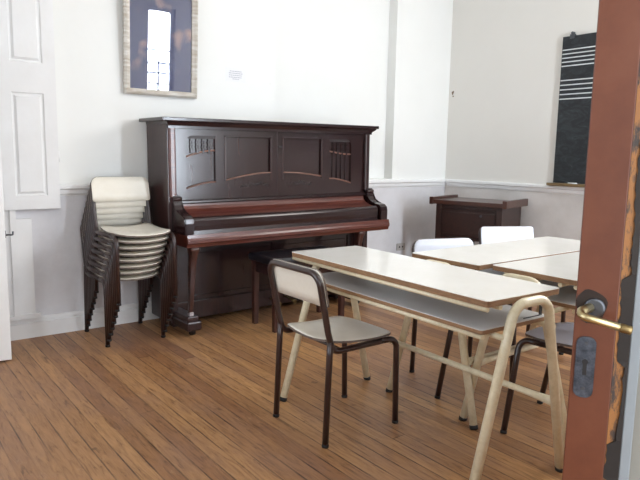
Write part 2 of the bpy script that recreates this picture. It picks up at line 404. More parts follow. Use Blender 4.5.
# folded panelled shutter on the back wall (left edge of the picture)
def raised_panel(bm, x0, z0, x1, z1, y, inset=0.028, h=0.012):
    """sunk groove with a raised field, facing -Y"""
    o = [(x0, z0), (x1, z0), (x1, z1), (x0, z1)]
    def ring(k, yy):
        return [bm.verts.new((x0+k if i in (0, 3) else x1-k, yy, z0+k if i in (0, 1) else z1-k)) for i in range(4)]
    rs = [ring(0, y), ring(0.006, y+0.010), ring(0.014, y+0.010), ring(inset, y-0.002)]
    for a, b in zip(rs, rs[1:]):
        for i in range(4): bm.faces.new((a[i], a[(i+1) % 4], b[(i+1) % 4], b[i]))
    bm.faces.new(rs[-1])
def panel_board(bm, x0, x1, z0, z1, y0, y1, panels):
    """board between y0 (front) and y1 with holes filled by raised panels"""
    zs = sorted([z0, z1] + [p[1] for p in panels] + [p[3] for p in panels])
    px0, px1 = panels[0][0], panels[0][2]
    add_box(bm, x0, y0, z0, px0, y1, z1); add_box(bm, px1, y0, z0, x1, y1, z1)
    cur = z0
    for p in sorted(panels, key=lambda q: q[1]):
        add_box(bm, px0, y0, cur, px1, y1, p[1]); add_box(bm, px0, y0+0.012, p[1], px1, y1, p[3]); cur = p[3]
        raised_panel(bm, p[0], p[1], p[2], p[3], y0)
    add_box(bm, px0, y0, cur, px1, y1, z1)
sh = thing('window_shutter', 'white panelled wooden shutter leaf folded against the left end of the wall', 'shutter', (0.9, 4.28, 0.854))
bm = new_bm()
panel_board(bm, 0.62-0.9, 1.105-0.9, 0.0, 1.85, -0.03, 0.028, [(0.84-0.9, 0.085, 1.03-0.9, 0.73), (0.84-0.9, 0.915, 1.03-0.9, 1.70)])
obj('leaf', bm, M_TRIM, sh)
for z in (0.3, 1.5):
    bm = new_bm(); add_tube(bm, [(0.208, -0.02, z), (0.208, -0.02, z+0.07)], 0.006); obj('hinge', bm, M_TRIM, sh)
# boxed casing below it
bm = new_bm()
add_box(bm, 0.74, 4.275, 0.16, 0.80, YB, 0.852); add_box(bm, 0.80, 4.262, 0.16, 0.835, YB, 0.852); add_box(bm, 0.835, 4.28, 0.16, 0.93, YB, 0.79)
add_box(bm, 0.74, 4.268, 0.135, 0.96, YB, 0.165)
struct(obj('trim_5', bm, M_TRIM))
# open white door leaf whose edge shows at the left border
d2 = struct(thing('door_2', '', '', (0.70, 3.88, 0)))
for k in ('label', 'category'): del d2[k]
bm = new_bm(); add_box(bm, -0.72, -0.022, 0.012, 0.0, 0.022, 2.35, bevel=0.004)
obj('door_leaf', bm, M_TRIM, d2)
bm = new_bm()
add_tube(bm, fillet([(-0.01, 0.0, 0.745), (0.040, 0.0, 0.745), (0.040, 0.0, 0.765)], 0.006), 0.005, 8); add_box(bm, -0.004, -0.014, 0.73, 0.003, 0.014, 0.77)
obj('door_handle', bm, M_STEEL, d2)
d2.rotation_euler = (0, 0, R(-8))

# ---------------------------------------------------------------- foreground door leaf (brown stile)
P0 = Vector((0.873, 0.488))*1.25
ang = math.atan2(-0.873, 0.488)
door = struct(thing('door_1', '', '', (P0.x, P0.y, 0), ang))
for k in ('label', 'category'): del door[k]
# local x runs along the leaf towards its hinge, local -y faces the camera... (+y is away)
# check: local y axis = rot90(ang) = (0.873, 0.488) -> away from camera
bm = new_bm(); add_box(bm, -0.0075, 0.0, 0.01, 0.066, 0.04, 2.45, bevel=0.0025)
add_box(bm, 0.066, 0.006, 0.01, 0.9, 0.034, 0.22); add_box(bm, 0.066, 0.006, 2.33, 0.9, 0.034, 2.45); add_box(bm, 0.82, 0.0, 0.22, 0.9, 0.04, 2.33)
obj('door_stile', bm, M_DOORBROWN, door)
bm = new_bm(); add_prism(bm, [(0.066, 0.001), (0.066, 0.036), (0.088, 0.034), (0.089, 0.006)], 0.22, 2.33, 'Z')
obj('worn_rebate', bm, M_WORN, door)
bm = new_bm()
random.seed(3)
n = 190; A = []; 
for i in range(n+1):
    z = 0.22+(2.33-0.22)*i/n; w0 = 0.0815+0.003*math.sin(z*9)+random.uniform(-0.0022, 0.002)
    if 0.86 < z < 1.03 or z < 0.70 and z > 0.62: w0 -= 0.014
    A.append((w0, z))
for (a, za), (b, zb) in zip(A, A[1:]):
    vs = [bm.verts.new(p) for p in ((a, 0.0005, za), (0.0915, 0.004, za), (0.0915, 0.004, zb), (b, 0.0005, zb))]; bm.faces.new(vs)
    vs2 = [bm.verts.new(p) for p in ((a, 0.006, za), (0.0915, 0.010, za), (0.0915, 0.010, zb), (b, 0.006, zb))]; bm.faces.new(vs2[::-1])
    for i in range(4):
        j = (i+1) % 4; bm.faces.new((vs[i], vs[j], vs2[j], vs2[i]))
obj('chipped_edge', bm, M_BLACKEDGE, door)
bm = new_bm(); add_box(bm, 0.0915, 0.006, 0.22, 0.110, 0.034, 2.33, bevel=0.002)
obj('bead', bm, plaster('grey_white_bead', srgb(140, 146, 150), srgb(126, 130, 132)), door)
bm = new_bm(); add_box(bm, 0.110, 0.012, 0.22, 0.82, 0.028, 2.33)
obj('door_panel', bm, plaster('cream_door_panel', srgb(136, 135, 128), srgb(128, 124, 114)), door)
# keyhole plate
bm = new_bm()
prof = round_rect(-0.0005, 0.785, 0.0345, 0.905, 0.014)
hole = []
cx, cz = 0.017, 0.848
add_prism(bm, prof, -0.0035, 0.0, 'Y')
pl = obj('keyhole_plate', bm, M_GUN, door)
bm = new_bm()
kh = [(cx+0.0052*math.cos(a), cz+0.006+0.0052*math.sin(a)) for a in [R(-60+300*k/10+0) for k in range(11)]]
kh = [(cx+0.0055*math.cos(R(a)), cz+0.008+0.0055*math.sin(R(a))) for a in range(-50, 231, 28)] + [(cx-0.0035, cz-0.018), (cx+0.0035, cz-0.018)]
add_prism(bm, kh, -0.0042, -0.003, 'Y'); obj('keyhole', bm, M_BLACK, pl)
for z in (0.803, 0.893):
    bm = new_bm(); add_tube(bm, [(cx, -0.003, z), (cx, -0.0055, z)], 0.0035, 10); obj('screw', bm, M_STEEL, pl)
# scarred bore and lever
bm = new_bm()
sc = [(0.020+0.027*math.cos(a)*(1+0.08*math.sin(5*a)), 0.965+0.032*math.sin(a)*(1+0.1*math.sin(3*a+1))) for a in [2*math.pi*k/24 for k in range(24)]]
sc = [(max(x, -0.0075), z) for x, z in sc]
add_prism(bm, sc, -0.0006, 0.0, 'Y'); obj('bare_patch', bm, plaster('scarred_dark_wood', srgb(40, 32, 28), srgb(60, 44, 34)), door)
bm = new_bm(); add_tube(bm, [(0.026, 0, 0.962), (0.026, -0.004, 0.962), (0.026, -0.0045, 0.962)], 0.019, 24, rads=[0.019, 0.018, 0.014]); obj('rose', bm, M_STEEL, door)
lv = new_bm(); path = fillet([(0.018, -0.003, 0.962), (-0.006, -0.050, 0.957), (0.080, -0.050, 0.940)], 0.014, 8)
add_tube(lv, path, 0.0072, 12, rads=[0.009]*2+[0.0072]*(len(path)-2))
lever = obj('lever_handle', lv, M_BRASS, door)
bm = new_bm(); add_tube(bm, [(0.070, -0.050, 0.9420), (0.0715, -0.050, 0.9417), (0.081, -0.050, 0.9398), (0.087, -0.050, 0.9386), (0.0885, -0.050, 0.9383)], 0.007, 12, rads=[0.0076, 0.0086, 0.0080, 0.0086, 0.006]); obj('lever_tip', bm, M_BRASSDULL, lever)

# ---------------------------------------------------------------- picture, note, socket, music board
pic = thing('framed_picture', 'portrait-format picture in a pale silvered frame, glass reflecting a bright window', 'picture', (1.833, YB-0.004, 1.556))
pic.rotation_euler = (R(2.6), 0, 0)
PW, PH, FW = 0.272, 0.95, 0.042
bm = new_bm()
def frame_bar(bm, p0, p1, q0, q1): # outer corners p0->p1, inner q0->q1 in (x,z)
    ys = (-0.004, -0.030, -0.034, -0.022)
    def pts(p, q):
        o = Vector(p); i = Vector(q)
        return [(o.x, -0.002, o.y), (o.x, -0.028, o.y), tuple(Vector((o.lerp(i, 0.3).x, -0.036, o.lerp(i, 0.3).y))), (o.lerp(i, 0.7).x, -0.026, o.lerp(i, 0.7).y), (i.x, -0.022, i.y), (i.x, -0.002, i.y)]
    A = [bm.verts.new(v) for v in pts(p0, q0)]; B = [bm.verts.new(v) for v in pts(p1, q1)]
    for i in range(6): bm.faces.new((A[i], A[(i+1) % 6], B[(i+1) % 6], B[i]))
    bm.faces.new(A[::-1]); bm.faces.new(B)
O = [(-PW, 0.07), (PW, 0.07), (PW, PH), (-PW, PH)]; I = [(-PW+FW, 0.07+FW), (PW-FW, 0.07+FW), (PW-FW, PH-FW), (-PW+FW, PH-FW)]
for i in range(4): frame_bar(bm, O[i], O[(i+1) % 4], I[i], I[(i+1) % 4])
obj('frame', bm, M_FRAME, pic)
bm = new_bm(); add_box(bm, -PW+FW, -0.012, 0.07+FW, PW-FW, -0.006, PH-FW); obj('print', bm, M_ART, pic)
bm = new_bm(); add_box(bm, -PW+FW, -0.018, 0.07+FW, PW-FW, -0.015, PH-FW); obj('glass', bm, M_PICGLASS, pic)

note = thing('paper_note', 'small white paper slip with a few faint grey lines taped to the wall', 'note', (2.45, YB-0.0012, 1.83))
bm = new_bm(); add_box(bm, -0.088, 0, -0.052, 0.088, 0.001, 0.052); obj('sheet', bm, M_PAPER, note)
bm = new_bm()
random.seed(5)
for k, (z, w) in enumerate(((0.027, 0.052), (0.012, 0.060), (-0.003, 0.058), (-0.018, 0.06), (-0.031, 0.028))):
    x = -w
    while x < w-0.006:
        ww = random.uniform(0.008, 0.022); add_box(bm, x, -0.0006, z-0.003, min(x+ww, w), 0, z+0.003); x += ww+0.004
obj('print', bm, M_INK, note)

so = thing('wall_socket', 'small beige socket low on the back wall right of the piano', 'socket', (4.30, YB, 0.345))
bm = new_bm(); add_box(bm, -0.055, -0.012, -0.035, 0.055, 0, 0.035, bevel=0.004); obj('cover_plate', bm, M_SOCKET, so)
for x in (-0.02, 0.02):
    bm = new_bm(); add_tube(bm, [(x, -0.0115, 0), (x, -0.0135, 0)], 0.009, 12); obj('outlet', bm, M_IRON, so)

bd = thing('music_blackboard', 'black slate board ruled with two white music staves, hung on the right wall', 'blackboard', (XR, 2.36, 1.028))
bm = new_bm()
add_box(bm, -0.026, -0.705, 0.0, -0.004, 0.705, 1.222, 0, bevel=0.002)
for z in ([2.140-0.033*k for k in range(5)] + [1.890-0.0385*k for k in range(5)]):
    add_box(bm, -0.0266, -0.70, z-1.028-0.0045, -0.0256, 0.70, z-1.028+0.0045, 1)
obj('slate', bm, [M_SLATE, M_CHALK], bd)
bm = new_bm(); add_box(bm, -0.075, -0.73, -0.026, 0, 0.735, -0.008, bevel=0.003); add_box(bm, -0.078, -0.73, -0.020, -0.070, 0.735, 0.0, bevel=0.002)
obj('chalk_tray', bm, M_TRAY, bd)
for y in (0.62, -0.62):
    bm = new_bm(); add_box(bm, -0.03, y-0.02, 1.20, 0, y+0.02, 1.235); add_tube(bm, [(-0.03, y, 1.245), (0, y, 1.245)], 0.012, 10)
    obj('hanger', bm, M_STEEL, bd)
bm = new_bm(); add_tube(bm, [(-0.045, 2.36+0.55, 1.028), (-0.045, 2.36+0.47, 1.028)], 0.0085, 10)
for v in bm.verts: v.co.x += XR; 
tag(obj('chalk', bm, M_CHALK), 'stub of white chalk lying on the tray under the music blackboard', 'chalk')

# ---------------------------------------------------------------- chairs
SEAT_Z = 0.418
def seat_bm():
    bm = new_bm(); th = 0.010; nx, ny = 14, 12; G = []
    def top(s, t):
        # s 0(rear)..1(front), t -1..1
        x = -0.178 + s*0.408
        half = 0.172 + 0.028*s
        fr = max(0.0, (s-0.62)/0.38); half *= math.sqrt(max(0.0, 1-0.62*fr**3))if fr < 1 else 0.62
        re = max(0.0, (0.12-s)/0.12); half *= (1-0.16*re**2)
        y = t*half
        xf = x - 0.020*(t*t)*(s**4)
        z = SEAT_Z + 0.014 + 0.016*t*t*(1-0.6*s) - 0.007*math.sin(math.pi*min(1, s/0.8)) - 0.009*max(0, (s-0.8)/0.2)**2 + 0.010*(1-s)**3
        return Vector((xf, y, z))
    for side in (0, 1):
        g = []
        for i in range(nx+1):
            row = []
            for j in range(ny+1):
                p = top(i/nx, -1+2*j/ny); row.append(bm.verts.new(p - Vector((0, 0, th*side))))
            g.append(row)
        G.append(g)
    for side in (0, 1):
        for i in range(nx):
            for j in range(ny):
                f = bm.faces.new((G[side][i][j], G[side][i+1][j], G[side][i+1][j+1], G[side][i][j+1])); f.smooth = True
                f.material_index = 0
    def edge(a, b, c, d):
        f = bm.faces.new((a, b, c, d)); f.material_index = 1
    for i in range(nx):
        for j in (0, ny): edge(G[0][i][j], G[0][i+1][j], G[1][i+1][j], G[1][i][j])
    for j in range(ny):
        for i in (0, nx): edge(G[0][i][j], G[0][i][j+1], G[1][i][j+1], G[1][i][j])
    return bm
def back_x(z): # centre line of the back tube
    return -0.190 - 0.064*max(0, (z-0.46))/0.29
def backrest_bm(cr=0.045):
    bm = new_bm(); w = 0.195
        # grid clipped to the rounded profile: build as fan strips per column
    cols = 16; rows = []
    def zr(y):
        a = abs(y); zt = 0.768; zb = 0.607
        if a > w-cr: zt = 0.768-cr+math.sqrt(max(0, cr**2-(a-(w-cr))**2))
        if a > w-0.014: zb = 0.607+0.014-math.sqrt(max(0, 0.014**2-(a-(w-0.014))**2))
        return zb, zt
    ys = [-w+2*w*(0.5-0.5*math.cos(math.pi*k/cols)) for k in range(cols+1)]
    F, B = [], []
    for y in ys:
        zb, zt = zr(y); cf, cb = [], []
        for k in range(5):
            z = zb+(zt-zb)*k/4; x = back_x(z)+0.0135 - 0.006*(1-(y/w)**2)*0
            cf.append(bm.verts.new((x+0.010, y, z))); cb.append(bm.verts.new((x, y, z)))
        F.append(cf); B.append(cb)
    for i in range(cols):
        for k in range(4):
            f = bm.faces.new((F[i][k], F[i+1][k], F[i+1][k+1], F[i][k+1])); f.smooth = True
            f = bm.faces.new((B[i][k], B[i][k+1], B[i+1][k+1], B[i+1][k])); f.smooth = True
        for k in (0, 4):
            f = bm.faces.new((F[i][k], F[i+1][k], B[i+1][k], B[i][k])); f.material_index = 1
    for i in (0, cols):
        for k in range(4):
            f = bm.faces.new((F[i][k], F[i][k+1], B[i][k+1], B[i][k])); f.material_index = 1
    return bm
TR = 0.0140
def make_chair(label, loc, rz, seat_mat, splay=None, group=None, cr=0.045):
    t = thing('school_chair', label, 'chair', loc, rz, group)
    obj('seat', seat_bm(), [seat_mat, M_SEATEDGE_SHADE], t)
    br = obj('backrest', backrest_bm(cr), [seat_mat, M_SEATEDGE_SHADE], t)
    for s in (-1, 1):
        bm = new_bm(); add_tube(bm, [(back_x(0.66)+0.018+0.0005, s*0.160, 0.64), (back_x(0.66)+0.018+0.003, s*0.160, 0.64)], 0.0045, 8)
        for v in bm.verts: v.co.x += 0.0045
        obj('rivet', bm, M_STEEL, br)
    W = 0.186
    bm = new_bm(); zt = 0.755
    fr_ = 0.055 if cr > 0.03 else 0.03
    pts = [(0.115, -W, SEAT_Z-0.004), (-0.172, -W, SEAT_Z-0.006), (back_x(0.5), -W, 0.5), (back_x(zt), -W, zt), (back_x(zt), W, zt), (back_x(0.5), W, 0.5), (-0.172, W, SEAT_Z-0.006), (0.115, W, SEAT_Z-0.004)]
    add_tube(bm, fillet(pts, [0.05, 0.3, fr_, fr_, 0.3, 0.05], 7), TR, 10)
    add_tube(bm, [(0.10, -W, SEAT_Z-0.006), (0.10, W, SEAT_Z-0.006)], 0.008, 8); add_tube(bm, [(-0.12, -W, SEAT_Z-0.006), (-0.12, W, SEAT_Z-0.006)], 0.008, 8)
    obj('frame', bm, M_TUBE_BROWN, t)
    sp = splay or {}
    for name, s, fx in (('f', -1, 1), ('f', 1, 1), ('r', -1, -1), ('r', 1, -1)):
        dx, dy = sp.get((name, s), (0, 0))
        if fx > 0:
            foot = Vector((0.212+dx, s*W+dy, 0)); p = fillet([(0.10, s*W, SEAT_Z-0.004), (0.200, s*W, SEAT_Z-0.004), foot], 0.05, 7)
        else:
            foot = Vector((-0.205+dx, s*(W+0.004)+dy, 0)); p = [Vector((-0.186, s*(W+0.002), 0.46)), Vector((-0.190, s*(W+0.002), 0.40)), foot]
        d = (p[-1]-p[-2]).normalized(); end = foot - d*(0.014/abs(d.z))
        bm = new_bm(); add_tube(bm, p[:-1]+[end], TR, 10); lg = obj('leg', bm, M_TUBE_BROWN, t)
        bm = new_bm(); add_tube(bm, [end + d*0.002, foot - Vector((0, 0, 0))], TR+0.0012, 10)
        for v in bm.verts: v.co.z = max(v.co.z, 0.0)
        obj('foot_cap', bm, M_BLACK, lg)
    return t
def place(fx, fy, heading, cx=0.0035):
    """centre from given footprint centre"""
    return (fx, fy, 0), heading
make_chair('single chair seen from behind, tucked beside the nearest desk, brown tube frame', (1.750, 2.145, 0), R(0), M_SEAT)
# two chairs on the far side of the far desk
make_chair('chair with round-cornered white back behind the far desk, nearest the piano', (2.640, 2.145, 0), R(-108), M_SEAT_COOL,
           splay={('f', -1): (-0.03, -0.06)})
make_chair('chair with squarish white back turned askew behind the far desk, in front of the cabinet', (3.475, 2.355, 0), R(-116), M_SEAT_COOL, cr=0.016)
make_chair('chair pushed under the right-hand near desk, only its white seat and dark legs showing', (2.615, 1.440, 0), R(94), M_SEAT_COOL,
           splay={('f', 1): (-0.035, 0.13), ('f', -1): (0.04, 0.05)})
# stack of eight
words = ['lowest', 'second from the bottom', 'third from the bottom', 'fourth from the bottom', 'fifth from the bottom', 'third from the top', 'second from the top', 'topmost']
proto = None
for i in range(8):
    lab = '%s ivory-seated chair of the tall stack left of the piano' % words[i]
    loc = (1.432 + 0.0045*i, 4.035 - 0.019*i, 0.0418*i)
    if proto is None: proto = make_chair(lab, loc, R(-90), M_SEAT, group='chairs stacked beside the piano')
    else: dup(proto, loc, (0, 0, R(-90)), lab, 'chairs stacked beside the piano')

# ---------------------------------------------------------------- school desks
def make_desk(label, loc, rz, mir=1, out=0.637, group='double school desks'):
    t = thing('school_desk', label, 'desk', loc, rz, group)
    LX, LY = 0.211, 0.618
    def prof(x0, y0, x1, y1): return round_rect(x0, y0, x1, y1, 0.014, 3)
    bm = new_bm()
    add_prism(bm, prof(-LX, -LY, LX, LY), 0.727, 0.748, 'Z', 1); 
    add_prism(bm, prof(-LX, -LY, LX, LY), 0.748, 0.7505, 'Z', 0)
    obj('tabletop', bm, [M_LAM, M_PLYEDGE], t)
    y0, y1 = (-0.59, 0.54) if mir > 0 else (-0.54, 0.59)
    bm = new_bm()
    add_prism(bm, prof(-LX+0.01, y0, LX-0.02, y1), 0.622, 0.637, 'Z', 1); add_prism(bm, prof(-LX+0.01, y0, LX-0.02, y1), 0.637, 0.6395, 'Z', 0)
    obj('book_shelf', bm, [M_LAM_SHELF, M_PLYEDGE], t)
    ya, yb = (-out, 0.565) if mir > 0 else (-0.565, out)
    r = 0.0185
    for y in (ya, yb):
        bm = new_bm(); f0, f1 = Vector((-0.285, y, 0)), Vector((0.270, y, 0)); t0, t1 = Vector((-0.088, y, 0.708)), Vector((0.105, y, 0.708))
        if abs(y) > 0.6: t0.z = t1.z = 0.727
        else: t0.z = t1.z = 0.704
        d0, d1 = (f0-t0).normalized(), (f1-t1).normalized()
        e0, e1 = f0-d0*0.02, f1-d1*0.02
        add_tube(bm, fillet([e0, t0, t1, e1], [0.075, 0.075], 8), r, 14)
        fr = obj('leg_frame', bm, M_TUBE_CREAM, t)
        for a, b in ((e0+d0*0.004, f0), (e1+d1*0.004, f1)):
            bm = new_bm(); add_tube(bm, [a, b], r+0.0012, 12)
            for v in bm.verts: v.co.z = max(v.co.z, 0.0)
            obj('foot_cap', bm, M_BLACK, fr)
    # stretcher low between the right legs (flared weld at each end)
    bm = new_bm(); xs = 0.206
    add_tube(bm, [(xs, ya+0.005, 0.30), (xs, ya+0.03, 0.30), (xs, ya+0.11, 0.30), (xs, yb-0.11, 0.30), (xs, yb-0.03, 0.30), (xs, yb-0.005, 0.30)], 0.013, 12, rads=[0.021, 0.018, 0.0135, 0.0135, 0.018, 0.021])
    obj('stretcher', bm, M_TUBE_CREAM, t)
    # rails carrying top and shelf
    yt0, yt1 = ya+0.015, yb-0.0
    for x, z in ((-0.128, 0.716), (0.14, 0.716)):
        bm = new_bm(); add_tube(bm, [(x, max(yt0, -LY+0.01), z), (x, min(yt1, LY-0.01), z)], 0.010, 10); obj('top_rail', bm, M_TUBE_CREAM, t)
    bm = new_bm(); add_tube(bm, [(-LX+0.011, -LY+0.008, 0.7175), (-LX+0.011, LY-0.008, 0.7175)], 0.0100, 10); obj('top_rail', bm, M_TUBE_CREAM, t)
    bm = new_bm(); add_tube(bm, [(-LX+0.024, y0+0.005, 0.611), (-LX+0.024, y1-0.005, 0.611)], 0.0105, 10); obj('shelf_rail', bm, M_TUBE_CREAM, t)
    for x in (-0.128, 0.158):
        bm = new_bm(); add_tube(bm, [(x, ya+0.0, 0.610), (x, yb-0.0, 0.610)], 0.0115, 10); obj('shelf_rail', bm, M_TUBE_CREAM, t)
    for y in (y0+0.02, y1-0.02):
        bm = new_bm(); add_box(bm, 0.06, y-0.002, 0.638, 0.17, y+0.002, 0.642); add_box(bm, 0.155, y-0.002, 0.640, 0.17, y+0.002, 0.728); add_box(bm, 0.06, y-0.012, 0.722, 0.17, y+0.012, 0.7275)
        obj('shelf_bracket', bm, M_BLACK, t)
    return t
make_desk('nearest white-topped double desk, long side towards the camera, with a chair at its left', (1.943, 1.899, 0), R(-1.7))
make_desk('farther of the two side-by-side white desks, with two chairs behind it', (2.875, 1.978, 0), R(-90+0.6), out=0.665)
make_desk('nearer of the two side-by-side white desks, half hidden by the brown door', (2.942, 1.530, 0), R(90+0.3), mir=-1, out=0.692)

# ---------------------------------------------------------------- piano
pn_tilt = 0.5
pn = thing('upright_piano', 'tall dark mahogany upright piano with closed lid and panelled front', 'piano', (1.77, 3.99, 0.0), R(0.6))
pn.rotation_euler = (0, R(-pn_tilt), R(0.6))
# local: x 0..1.82 along the front, y 0 = front of upper panel, +y to the wall (0.30), z up
PWD = 1.78; PT = 1.42; D = 0.285
def pobj(name, bm, mat, parent=None): return obj(name, bm, mat, parent or pn)
for x0, x1 in ((-0.045, 0.012), (PWD-0.045, PWD)):
    bm = new_bm(); add_box(bm, x0, -0.05, 0.05, x1, D, PT, bevel=0.004); pobj('side_panel', bm, M_MAHOG_V)
bm = new_bm(); add_box(bm, 0.045, D-0.03, 0.08, PWD-0.045, D, PT); pobj('back_panel', bm, M_MAHOG_V)
# lid: cornice section
bm = new_bm()
add_box(bm, -0.092, -0.095, PT+0.018, PWD+0.065, D+0.02, PT+0.042, bevel=0.004)
prof = [(D, PT-0.03), (-0.062, PT-0.03), (-0.064, PT-0.012), (-0.072, PT+0.008), (-0.082, PT+0.018), (D, PT+0.018)]
vv = add_prism(bm, prof, -0.05, PWD+0.05, 'X')
for v in vv:
    if v.co.z < PT-0.005: v.co.x += 0.012 if v.co.x < 0.5 else -0.038
pobj('lid', bm, M_MAHOG)
# upper front: frame board with sunk panels
bm = new_bm()
UB = 0.90; yf = -0.035
openings = [(0.100, 0.975, 0.325, 1.345), (0.405, 1.03, 0.795, 1.345), (0.905, 1.03, 1.280, 1.345), (1.360, 0.975, 1.590, 1.345)]
arch = []
def sunk(bm, x0, z0, x1, z1, arch_h, side, depth=0.014, mi=1, rnd=0.0):
    """sunk field; arch_h > 0: lower edge rises towards `side` (+1 right, -1 left)"""
    n = 14
    def low(k):
        s = k/n; s2 = s if side > 0 else 1-s
        return z0 + arch_h*math.sin(s2*math.pi/2)
    def high(k):
        s = k/n; s2 = s if side > 0 else 1-s
        return z1 - (rnd*(1-math.sqrt(max(0, 1-(1-min(1, s2*(x1-x0)/rnd))**2))) if rnd else 0)
    prev = None
    for k in range(n+1):
        x = x0+(x1-x0)*k/n
        cur = (x, low(k), high(k)); 
        if prev:
            q = [bm.verts.new(p) for p in ((prev[0], yf-0.001, prev[1]), (cur[0], yf-0.001, cur[1]), (cur[0], yf-0.001, cur[2]), (prev[0], yf-0.001, prev[2]))]
        prev = cur
    return
# build the frame board as boxes around the openings (full depth), fields behind them
xs = [0.012] + [v for o in openings for v in (o[0], o[2])] + [PWD-0.045]
for a, b in zip(xs[0::2], xs[1::2]): add_box(bm, a, yf, UB, b, yf+0.022, PT-0.03)
for (x0, z0, x1, z1) in openings:
    add_box(bm, x0, yf, UB, x1, yf+0.022, z0); add_box(bm, x0, yf, z1, x1, yf+0.022, PT-0.03)
uf = pobj('upper_front', bm, M_MAHOG_PAN)
for (x0, z0, x1, z1) in openings:
    bm = new_bm(); add_box(bm, x0, yf+0.014, z0, x1, yf+0.020, z1); pobj('panel', bm, M_MAHOG_PAN, uf)
def arc_strip(pts, w, h, mat, name, par):
    """raised curved bead along pts (x,z) on the front"""
    bm = new_bm()
    add_tube(bm, [(x, yf-0.0, z) for x, z in pts], w, 8); return pobj(name, bm, mat, par)
def arch_fill(x0, x1, zb, za, zc, name='arched_rail'):
    """board filling from zb up to a curve going za (at x0) -> zc (at x1)"""
    n = 14; top = [(x0+(x1-x0)*k/n, za+(zc-za)*(math.sin(k/n*math.pi/2) if zc > za else 1-math.cos(k/n*math.pi/2))) for k in range(n+1)]
    bm = new_bm(); add_prism(bm, [(x0, zb)]+top+[(x1, zb)], yf+0.0005, yf+0.02, 'Y'); o = pobj(name, bm, M_MAHOG_PAN, uf)
    bm = new_bm(); add_tube(bm, [(x, yf+0.0005, z) for x, z in top], 0.0055, 8); pobj('bead', bm, M_EDGEWOOD, o)
arch_fill(0.100, 0.325, 0.97, 0.985, 1.025); arch_fill(0.405, 0.795, 1.02, 1.035, 1.085)
arch_fill(0.905, 1.280, 1.02, 1.085, 1.050); arch_fill(1.360, 1.590, 0.97, 1.03, 0.99)
# second arc across the outer panels with spindles above it
for x0, x1, za, zc in ((0.100, 0.325, 1.20, 1.245), (1.360, 1.590, 1.25, 1.225)):
    n = 10; top = [(x0+(x1-x0)*k/n, za+(zc-za)*math.sin(k/n*math.pi/2)) for k in range(n+1)]
    bm = new_bm(); add_tube(bm, [(x, yf+0.010, z) for x, z in top], 0.006, 8); pobj('bead', bm, M_EDGEWOOD, uf)
    for k in range(1, 5):
        x = x0+(x1-x0)*k/5; zz = 1.005 if x0 > 1 else max(za, zc)-0.02
        bm = new_bm(); add_box(bm, x-0.010, yf+0.004, zz, x+0.010, yf+0.016, 1.335, bevel=0.003)
        for z in (1.27, 1.30): add_tube(bm, [(x, yf+0.004, z), (x, yf+0.0045, z)], 0.013, 10)
        pobj('spindle', bm, M_MAHOG, uf)
    bm = new_bm(); add_box(bm, x0, yf+0.002, 1.325, x1, yf+0.014, 1.345); pobj('bead', bm, M_CARVE, uf)
# rounded corner blocks on the outer panels
for x, sgn in ((0.100, 1), (1.590, -1)):
    n = 6; r = 0.05; prof = [(x, 1.345)] + [(x+sgn*(r-r*math.cos(R(90*k/n))), 1.345-r+r*math.sin(R(90*k/n))) for k in range(n+1)]
    bm = new_bm(); add_prism(bm, prof if sgn < 0 else prof[::-1], yf+0.0004, yf+0.02, 'Y'); pobj('corner_block', bm, M_MAHOG_PAN, uf)
# carved ornament strips under the middle panels
random.seed(11)
for x0, x1 in ((0.525, 0.775), (0.935, 1.175)):
    bm = new_bm(); n = 26
    for k in range(n):
        s = (k+0.5)/n; x = x0+(x1-x0)*s; z = 0.985+0.018*math.sin(s*math.pi)+random.uniform(-0.012, 0.012); rr = random.uniform(0.006, 0.013)
        bmesh.ops.create_icosphere(bm, subdivisions=1, radius=rr, matrix=Matrix.Translation((x, yf, z)) @ Matrix.Diagonal((1.2, 0.5, 0.8, 1)))
    pobj('carving', bm, M_CARVE, uf)
# frame mouldings round the middle panels, centre split, hinge
bm = new_bm(); add_box(bm, 0.848, yf-0.002, UB, 0.853, yf+0.003, PT-0.03); pobj('centre_joint', bm, M_CARVE, uf)
for x0, x1 in ((0.405, 0.795), (0.905, 1.280)):
    for xa in (x0, x1):
        bm = new_bm(); add_box(bm, xa-0.008, yf-0.004, 1.03, xa+0.008, yf+0.004, 1.353, bevel=0.002); pobj('moulding', bm, M_MAHOG_V, uf)
    bm = new_bm(); add_box(bm, x0-0.008, yf-0.004, 1.340, x1+0.008, yf+0.004, 1.353, bevel=0.002); pobj('moulding', bm, M_MAHOG, uf)
bm = new_bm(); add_box(bm, 0.862, yf-0.006, 1.27, 0.892, yf+0.002, 1.285, bevel=0.002); pobj('latch', bm, M_BLACK, uf)
# corner pilasters
for x0 in (-0.035, PWD-0.055):
    bm = new_bm(); add_prism(bm, round_rect(x0, yf-0.030, x0+0.05, yf+0.01, 0.012, 3), 0.93, PT-0.03, 'Z', 0); pobj('pilaster', bm, M_MAHOG_RED if x0 < 1 else M_MAHOG_V)
